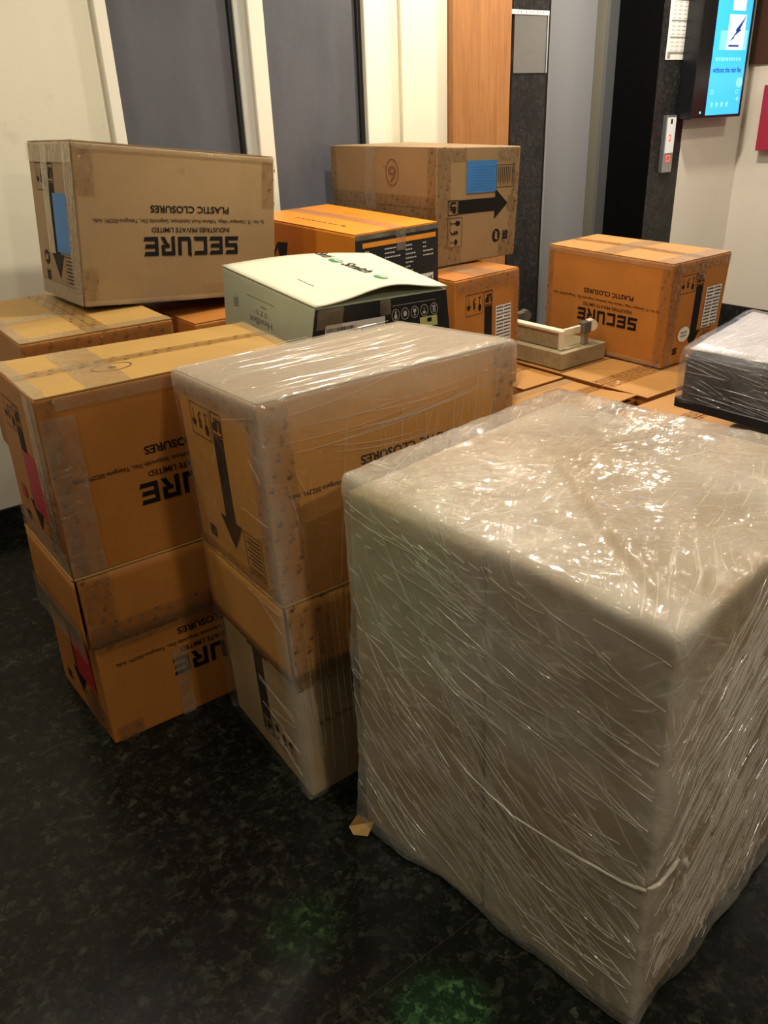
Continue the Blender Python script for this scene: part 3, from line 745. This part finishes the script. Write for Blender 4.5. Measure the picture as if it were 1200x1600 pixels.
q.rect(.70, .703, .05, .3); q.done('lid_lettering', INK, e)
for (x, y) in ((.645, .745), (.645, .20)):
    q = Ink(gT, 0, .0014)
    q.poly([(x-.02+.040*cos(t*2*pi/16), y+.060*sin(t*2*pi/16)*(1.2 if t < 9 else .8)) for t in range(16)]); q.done('leaf_logo', GREEN, e)
    q = Ink(gT, 0, .0018)
    q.poly([(x-.01+.010*cos(t*2*pi/12), y+.045*sin(t*2*pi/12)) for t in range(12)]); q.done('leaf_vein', CREAM, e)
q = Ink(fL, 180, .002)
q.text('HeatBot', .40, .66, .55, .66, .0); q.text('S Z S', .46, .58, .42, .50); dashes(q, .47, .335, .36, 3, 2); q.rect(.38, .70, .24, .25)
q.rect(.44, .50, .47, .474); q.rect(.56, .62, .47, .474); q.done('side_lettering', GREY, e)
q = Ink(fL, 180, .0022)
for i in range(5): q.line([(.84, .35+.03*i), (.80+.02*(i % 2), .37+.03*i), (.86, .40+.03*i)], .012)
q.done('faint_plant_print', GREY, e)
paper('shipping_label', fR, .085, .505, .40, .68, WHITE, e)
q = Ink(fR, 180, .0035)
dashes(q, .505, .47, .53, 7, 5, .018); dashes(q, .79, .53, .57, 4, 6, .016)
random.seed(3)
x = .72
while x < .905:
    w_ = random.choice((.002, .003, .005)); q.rect(x, x+w_, .38, .45); x += w_+random.choice((.002, .004))
x = .51
q.rect(.705, .707, .35, .6); q.done('label_print', INK, e)
q = Ink(fR, 0, .0028)
for i, cx in enumerate((.585, .657, .731, .806, .885)):
    q.ring(cx, .66, .030, .115, .003, 24)
    if i == 0: q.disc(cx, .63, .012, .05); q.disc(cx, .71, .006, .03)
    if i == 1: q.disc(cx, .66, .014, .055)
    if i == 2: q.rect(cx-.012, cx+.012, .66, .72); q.rect(cx-.004, cx+.004, .58, .66)
    if i == 3: q.disc(cx, .64, .014, .05, 14, pi, 2*pi); q.rect(cx-.002, cx+.002, .64, .72)
    if i == 4: q.rect(cx-.010, cx-.003, .59, .72); q.rect(cx+.003, cx+.010, .59, .72); q.rect(cx-.014, cx+.014, .705, .725)
q.rect(.56, .90, .835, .842); q.done('handling_symbols', LIGHTINK, e)
paper('yellow_label', fR, .77, .905, .33, .53, YELLOW, e)
q = Ink(fR, 0, .0035); q.rect(.825, .86, .42, .50); q.done('label_print', INK, e)
tapes(fR, e, [(.02, .2, .62, .98), (.47, .55, .7, 1)], CLEAR, off=.003)

# D: orange and black glossy carton
D8 = V8([[1.665,2.392,0.862],[2.055,2.404,0.862],[2.034,3.106,0.862],[1.644,3.094,0.862],[1.665,2.384,1.116],[2.052,2.399,1.12],[2.033,3.1,1.143],[1.642,3.088,1.136]])
d, D8 = carton('orange_carton', 'glossy bright orange carton with black end panel and orange stripe', D8, ORANGE, seam='y')
fR, fL, fT = Face(D8, 'R', .003), Face(D8, 'L', .003), Face(D8, 'T', .003)
mk('black_end', panel(fR, .002, .998, .002, .998, .0006, .0012), BLACKC, d)
q = Ink(fL, 0, .0018); q.rect(.0, 1, .0, .36); q.poly([(.18, .36), (.30, .72), (.40, .74), (.36, .36)]); q.rect(0, .0, 0, 0); q.poly([(.0, .36), (.0, .60), (.14, .62), (.20, .36)]); q.done('black_band', BLACKC, d)
q = Ink(fL, 0, .0024); q.poly([(.235, .40), (.295, .64), (.335, .40)]); q.done('orange_triangle', ORANGE, d)
mk('orange_stripe', panel(fR, .08, .965, .820, .885, .0022, .0006, 10, 2), ORANGE, d)
q = Ink(fR, 0, .0030)
rows = {.105: [2, 4, 3], .33: [5, 4, 7, 2, 1, 4], .58: [3, 3, 5, 6, 4, 2, 3, 5], .80: [2, 2, 4, 5]}
for x0, L_ in rows.items():
    for i, tx in enumerate(L_): dashes(q, x0, .757-i*.058, .776-i*.058, tx)
q.done('spec_lettering', LIGHTINK, d)
paper('white_sticker', fR, .72, .93, .12, .33, WHITE, d)
q = Ink(fR, 0, .0036); q.text('1145', .79, .92, .20, .29, .02); q.rect(.755, .765, .14, .32); q.done('sticker_digits', INK, d)
q = Ink(fT, 0, .0052); [q.rect(.21, .222, .30+.05*i, .335+.05*i) for i in range(8)]; q.disc(.215, .25, .012, .02); [q.rect(.71, .72, .48+.04*i, .505+.04*i) for i in range(4)]; q.done('faint_lettering', FADED, d)
tapes(fT, d, [(.42, .60, 0, 1)], CLEAR, off=.0045); tapes(fR, d, [(.47, .585, .72, 1), (0, 1, .93, 1.0)], CLEAR, off=.0035)
q = Ink(fL, 0, .0024); q.frame(.87, .93, .52, .66, .006); q.rect(.60, .84, .585, .60); dashes(q, .62, .62, .65, 6, 4, .022); q.done('pale_lettering', LIGHTINK, d)

# C: tan carton on its side + F below
C8 = V8([[2.166,2.544,0.926],[2.604,2.55,0.926],[2.602,3.25,0.926],[2.166,3.25,0.926],[2.162,2.528,1.367],[2.607,2.529,1.348],[2.605,3.24,1.360],[2.160,3.24,1.368]])
c, C8 = carton('cardboard_carton', 'tan carton lying on its side with blue paper and sideways arrow below the timber pillar', C8, TAN, top=False)
fR, fL = Face(C8, 'R', .003), Face(C8, 'L', .003)
short_print(fR, 90, c); paper('blue_paper', fR, .338, .70, .612, .885, BLUEP, c)
q = Ink(fR, 0, .0035); 
for i in range(9): q.rect(.40+.004*(i % 3), .66, .64+i*.024, .642+i*.024)
q.done('faint_writing', plain('dark_blue_ink', (.02, .08, .25)), c)
mk('side_flap', panel(fL, .004, .996, .003, .4965, .0008, .003), TAN, c); mk('side_flap', panel(fL, .004, .996, .5035, .997, .0008, .003), TAN, c)
tapes(fL, c, [(0, 1, .40, .60), (.0, .06, .0, 1), (.93, 1, .0, 1)], TAPE, off=.0045); tapes(fL, c, [(.36, .46, .45, 1)], CLEAR, off=.005)
tapes(fR, c, [(.0, .16, .0, 1), (.86, 1, .42, .58), (.16, .34, .88, .99), (.72, .99, .88, .99), (.16, .30, .02, .16), (.78, 1, .02, .18), (.9, 1, .18, .88)], TAPE, off=.001)
q = Ink(fL, 0, .0055); q.text('9', .585, .655, .70, .84, .0); q.ring(.62, .785, .058, .115, .005); q.line([(.535, .835), (.57, .83), (.572, .80)], .006); q.done('pen_mark', MARKER, c)
F8 = [[2.068,2.324,0.442],[2.434,2.341,0.442],[2.43,3.03,0.442],[2.07,3.013,0.442],[2.068,2.32,0.912],[2.43,2.344,0.914],[2.43,3.03,0.914],[2.07,3.013,0.914]]
g, F8 = carton('cardboard_carton', 'orange-brown carton with white label, under the tan carton lying on its side', F8, KRAFT, seam='y')
fR = Face(F8, 'R', .003); short_print(fR, 180, g, oval=False)
paper('shipping_label', fR, .615, .865, .36, .73, WHITE, g)
def label_lines(f, u0, u1, v0, v1, parent, n=13, seed=1):
    random.seed(seed); q = Ink(f, 0, .0034)
    for i in range(n):
        y = v1-(v1-v0)*(i+.8)/n
        for cx0, cx1 in ((.05, .45), (.55, .93)):
            x = u0+(u1-u0)*cx0
            while x < u0+(u1-u0)*cx1:
                w_ = (u1-u0)*random.uniform(.04, .10); q.rect(x, min(x+w_, u0+(u1-u0)*.96), y, y+(v1-v0)/n*.45); x += w_+(u1-u0)*.02
            if random.random() < .25: continue
    q.done('label_print', INK, parent)
label_lines(fR, .615, .865, .36, .73, g)
tapes(fR, g, [(0, 1, .90, 1), (.92, 1, .3, .9)], TAPE, off=.0045); tapes(Face(F8, 'T', .003), g, [(.3, .7, 0, .4)], CLEAR, off=.005)
carton('cardboard_carton', 'carton on the floor below the orange-brown carton with the white label', box8(2.075, 2.42, 2.35, 3.0, 0, .430), KRAFT)

# G: right-hand orange-brown carton
G8 = [[3.056,2.069,0.430],[3.443,2.063,0.430],[3.444,2.774,0.430],[3.065,2.768,0.430],[3.053,2.059,0.875],[3.447,2.043,0.882],[3.43,2.778,0.896],[3.062,2.76,0.892]]
g2, G8 = carton('cardboard_carton', 'orange-brown carton on the right with white label and round white sticker', G8, KRAFT, flapmat=KRAFT3, seam='y')
fR, fL, fT = Face(G8, 'R', .003), Face(G8, 'L', .003), Face(G8, 'T', .003)
long_print(fL, 180, g2); short_print(fR, 180, g2, oval=False)
paper('shipping_label', fR, .635, .91, .31, .71, WHITE, g2); label_lines(fR, .635, .91, .31, .71, g2, 12, 5)
q = Ink(fR, 0, .003); q.disc(.325, .295, .105, .075, 30); q.done('round_sticker', WHITE, g2)
q = Ink(fR, 0, .0036); dashes(q, .27, .305, .325, 4, 1, .022); dashes(q, .27, .27, .29, 4, 2, .022); q.done('sticker_lettering', GREY, g2)
tapes(fR, g2, [(0, .16, 0, 1), (0, 1, .90, 1), (.43, .56, .8, 1)], TAPE, off=.004); tapes(fL, g2, [(.93, 1, 0, 1), (0, .05, .0, 1)], TAPE, off=.004)
tapes(fT, g2, [(.43, .57, 0, 1)], TAPE, off=.0045); tapes(fT, g2, [(0, 1, .0, .12), (0, 1, .45, .6)], CLEAR, off=.005)
tapes(fL, g2, [(0, 1, .95, 1), (.3, 1, .0, .05)], CLEAR, off=.0045)

# low cartons at right (top about 0.42 m)
def lowbox(label, s0, s1, t0, t1, z, seam='x', lf=None):
    o, C = carton('cardboard_carton', label, box8(s0, s1, t0, t1, 0, z), KRAFT, top=False)
    f = Face(C, 'T', .003); lf = lf or (lambda u, v: 0)
    if seam == 'x':
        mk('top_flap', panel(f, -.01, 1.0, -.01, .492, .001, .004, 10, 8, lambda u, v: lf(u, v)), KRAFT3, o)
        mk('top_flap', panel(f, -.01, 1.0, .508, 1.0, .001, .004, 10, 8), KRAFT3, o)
        tapes(f, o, [(0, 1, .38, .485), (0, 1, .515, .62)], TAPE, off=.0055)
    return o, C, f
i1, _, f1 = lowbox('low taped carton directly under the right-hand carton with round sticker', 2.72, 3.45, 1.885, 2.342, .415)
lowbox('low carton behind, beneath the grey timber slab', 2.722, 3.45, 2.355, 2.86, .415)
i2, _, f2 = lowbox('low carton with a lifted flap in front of the timber slab, beside the wrapped stack', 2.02, 2.705, 1.93, 2.305, .400, lf=lambda u, v: .018*u*(1-v))
tapes(f2, i2, [(0, 1, .86, 1)], CLEAR, off=.006)
q = Ink(f2, 0, .0075); q.ring(.72, .70, .10, .12, .008); q.line([(.35, .75), (.43, .66), (.50, .66), (.52, .75)], .014); q.done('pen_mark', FADED, i2)
lowbox('low carton in front, partly under the silver wrapped bundle', 2.45, 3.13, 1.40, 1.872, .40, lf=lambda u, v: .012*(1-v))

lowbox('low carton filling the gap between timber slab and wrapped stack', 2.46, 2.708, 2.325, 2.80, .405)
# timber slab and the upturned dolly with castors
sl = thing('timber_slab', 'thick grey-brown timber slab lying beside the right-hand carton', 'wood', (2.73, 2.37, .43))
mk('slab_body', bevel(bx(bmesh.new(), 2.735, 3.035, 2.36, 3.10, .4245, .500), .003), RAWWOOD, sl)
dl = thing('castor_dolly', 'upturned pale-edged wooden dolly with two small castors, lying on the timber slab', 'trolley', (2.78, 2.45, .50))
bm = bmesh.new(); bx(bm, 2.775, 2.80, 2.415, 3.05, .502, .575); mk('side_board', bevel(bm, .002), RAWWOOD, dl)
bm = bmesh.new(); bx(bm, 2.768, 2.808, 2.405, 3.05, .575, .588); mk('top_batten', bevel(bm, .002), PALEWOOD, dl)
bm = bmesh.new(); bx(bm, 2.765, 2.79, 2.395, 2.413, .502, .588); mk('corner_post', bevel(bm, .002), PALEWOOD, dl)
bm = bmesh.new(); bx(bm, 2.79, 2.90, 2.40, 2.415, .560, .592); mk('end_batten', bevel(bm, .002), PALEWOOD, dl)
for (x, y, mt, nm) in ((2.93, 2.405, PALEWOOD, 'white'), (2.86, 2.75, RUBBER, 'grey')):
    cs = mk('castor', bevel(bx(bmesh.new(), x-.02, x+.03, y-.018, y+.018, .555, .605), .003), RUBBER, dl)
    wbm = bmesh.new(); cyl(wbm, (x+.03, y-.02, .585), (x+.045, y+.012, .585), .026, .026, 26); mk('castor_wheel', wbm, mt, cs, False)
    sb = bmesh.new(); bx(sb, x-.01, x+.02, y-.01, y+.01, .502, .556); mk('castor_stem', sb, STEEL, cs)

# J on N: silver-wrapped bundle at the right edge
n_, N8 = carton('wrapped_carton', 'pale film-wrapped carton beneath the silver bundle at the right edge', box8(2.36, 2.90, .80, 1.317, 0, .543), OLIVE, top=False)
film_shell('stretch_film', expand(N8, .004), FILM_BIG, n_, .012, 30, film_disp(.003, 6, 5))
J8 = V8([[2.388,0.917,0.566],[2.868,0.955,0.566],[2.821,1.555,0.566],[2.342,1.513,0.566],[2.384,0.917,0.765],[2.865,0.955,0.774],[2.816,1.568,0.795],[2.337,1.508,0.755]])
j = thing('silver_bundle', 'dark goods wrapped in shiny silver-looking film at the right edge', 'package', J8[0])
DARK = cardboard('dark_wrapped_goods', (.018, .017, .018), .3, .4)
mk('dark_core', rbox(expand(J8, -.006), .022, 10, .003), DARK, j, True)
mk('base_board', bevel(bx(bmesh.new(), 2.335, 2.875, .905, 1.515, .5665, .600), .003), DARK, j)
GLAREC = cardboard('painted_glare', (.62, .58, .60), .1, .5)
mk('glare_cover', panel(Face(J8, 'T', .004), .03, .98, .02, .97, .004, .004, 12, 12, lambda u, v: .008*noise.noise(Vector((u*5, v*5, 9)))), GLAREC, j, True)  # pale sheet puts the glare on the bundle's top into its colour
fo = []
for _ in range(60):
    F = random.choice('LLT'); u, v = random.uniform(.03, .7), random.uniform(.2, .95); u1 = min(u+random.uniform(.1, .4), .97)
    fo.append((F, u, v, u1, max(.05, min(.95, v-(u1-u)*random.uniform(.0, .8))), 0, random.uniform(.0008, .002)))
film_shell('stretch_film', expand(J8, .010, .008), FILM_DARK, j, .030, 50, film_disp(.007, 7, 9), lambda co: max(0, .08+noise.noise(co*5)*.7), fo)

# ------------------------------------------------------------------ things on the walls
sv = thing('plastic_sleeve', 'empty clear plastic document sleeve with a punched white strip, on the granite pier', 'sleeve', (3.33, T-.03, 1.64))
mk('sleeve_body', bx(bmesh.new(), 3.335, 3.565, T-.0275, T-.0255, 1.64, 1.90), SLEEVE, sv)
sf = Face(box8(3.30, 3.575, T-.03, T-.02, 1.64, 1.915), 'R')
mk('punched_strip', panel(sf, 0, 1, .93, 1.0, .0, .0008), plain('frosted_strip', (.62, .60, .54), .4), sv)
q = Ink(sf, 0, .0014)
for u in (.20, .27, .40, .50, .57, .70, .77, .84): q.disc(u, .966, .011, .013, 10)
q.done('punch_holes', BLACK, sv)
mk('sleeve_edge', panel(sf, .97, 1.0, 0, .93, .0, .0008), plain('sleeve_edge', (.3, .3, .3), .4), sv)
pf = Face(box8(4.605, 4.83, T-.003, T-.001, 1.70, 2.12), 'R')
no = mk('paper_notice', panel(pf, 0, 1, 0, 1, .0, .0015, 6, 6, lambda u, v: .003*sin(4*v)), WHITE); tag(no, 'white printed table notice pasted on the black granite beside the lift', 'notice')
q = Ink(pf, 0, .006)
q.rect(.05, .95, .08, .10); q.rect(.05, .17, .03, .075)
for y in (.27, .47, .72): q.rect(.08, .95, y, y+.012)
for r_ in range(17):
    y = .12+r_*.048
    for x in (.12, .34, .56, .78): q.rect(x, x+.14, y, y+.004)
q.rect(.25, .9, .93, .98); q.done('table_lines', GREY, no)
q = Ink(pf, 0, .0065); q.rect(.12, .30, .725, .745); q.done('red_heading', plain('red_ink', (.45, .08, .05)), no)
q = Ink(pf, 0, .0065); q.rect(.36, .58, .725, .745); q.rect(.62, .93, .725, .745); q.done('blue_heading', plain('blue_ink', (.05, .06, .25)), no)
cp = thing('lift_call_panel', 'slim steel lift call panel with red digits on the black granite', 'panel', (4.66, T, 1.09))
mk('panel_body', bevel(bx(bmesh.new(), 4.650, 4.748, T-.028, T-.0005, 1.085, 1.405), .002), STEEL, cp)
cf = Face(box8(4.655, 4.745, T-.029, T-.02, 1.09, 1.40), 'R')
mk('display', panel(cf, .04, .96, .34, .98, .0, .0015), LCD, cp)
q = Ink(cf, 0, .002); q.text('2', .30, .62, .55, .68, .03); q.frame(.22, .70, .18, .30, .08, .02); q.done('red_digits', REDLED, cp)
q = Ink(cf, 0, .002); q.rect(.38, .58, .86, .95); q.done('small_mark', INK, cp)
tv = thing('wall_screen', 'upright black advertising screen with a glowing blue picture, on the pier right of the lift', 'screen', (4.8, T-.05, 1.39))
YS = T-.115
mk('screen_casing', bevel(bx(bmesh.new(), 4.762, 5.290, YS, T-.01, 1.378, 2.36), .004), BLACK, tv)
mk('wall_bracket', bx(bmesh.new(), 4.95, 5.15, T-.0105, T, 1.6, 2.1), BLACK, tv)
S0, S1, Z0, Z1 = 4.905, 5.262, 1.395, 2.335
tf = Face(box8(S0, S1, YS, YS+.01, Z0, Z1), 'R')
mk('display', panel(tf, 0, 1, 0, 1, .0, .0008), SCREEN, tv)
zz = lambda z: (z-Z0)/(Z1-Z0)
q = Ink(tf, 0, .0014); q.rect(.36, .86, zz(1.745), zz(1.93)); q.rect(.42, .80, zz(1.95), zz(2.15)); q.done('picture_card', SCR_W, tv)
q = Ink(tf, 0, .0012); q.rect(.16, .36, zz(1.745), zz(1.845)); q.rect(.86, .96, zz(1.745), zz(1.85)); q.disc(.90, zz(1.57), .10, .03); 
dashes(q, .10, zz(1.688), zz(1.706), 9, 3, .065)
for x in (.12, .27, .42, .57): q.disc(x+.03, zz(1.455), .04, .012); q.rect(x, x+.06, zz(1.438), zz(1.452))
q.ring(.12, zz(1.52), .05, .014, .02); q.ring(.86, zz(1.52), .05, .014, .02); q.disc(.90, zz(1.48), .04, .012); q.done('pale_graphics', SCR_W2, tv)
q = Ink(tf, 0, .002)
q.poly([(.44, zz(1.79)), (.60, zz(1.84)), (.58, zz(1.85)), (.86, zz(1.93)), (.70, zz(1.855)), (.74, zz(1.85)), (.54, zz(1.815)), (.57, zz(1.81))])
q.text('without the rain fee', .06, .90, zz(1.625), zz(1.655), .02); q.rect(.42, .72, zz(1.762), zz(1.772)); q.done('dark_graphics', SCR_D, tv)
mk('power_led', cyl(bmesh.new(), (4.850, YS-.0015, 1.412), (4.850, YS, 1.412), .006), LED, tv)
o = sbox('brown_board', 5.485, 5.5095, 2.40, 3.325, 1.675, 2.45, BROWN, bv=.002); tag(o, 'dark brown board high on the right-hand wall by the screen', 'board')
o = sbox('maroon_box', 5.43, 5.5095, 2.60, 3.165, 1.17, 1.55, MAROON, bv=.003); tag(o, 'maroon red box on the right-hand wall, below the brown board', 'box')
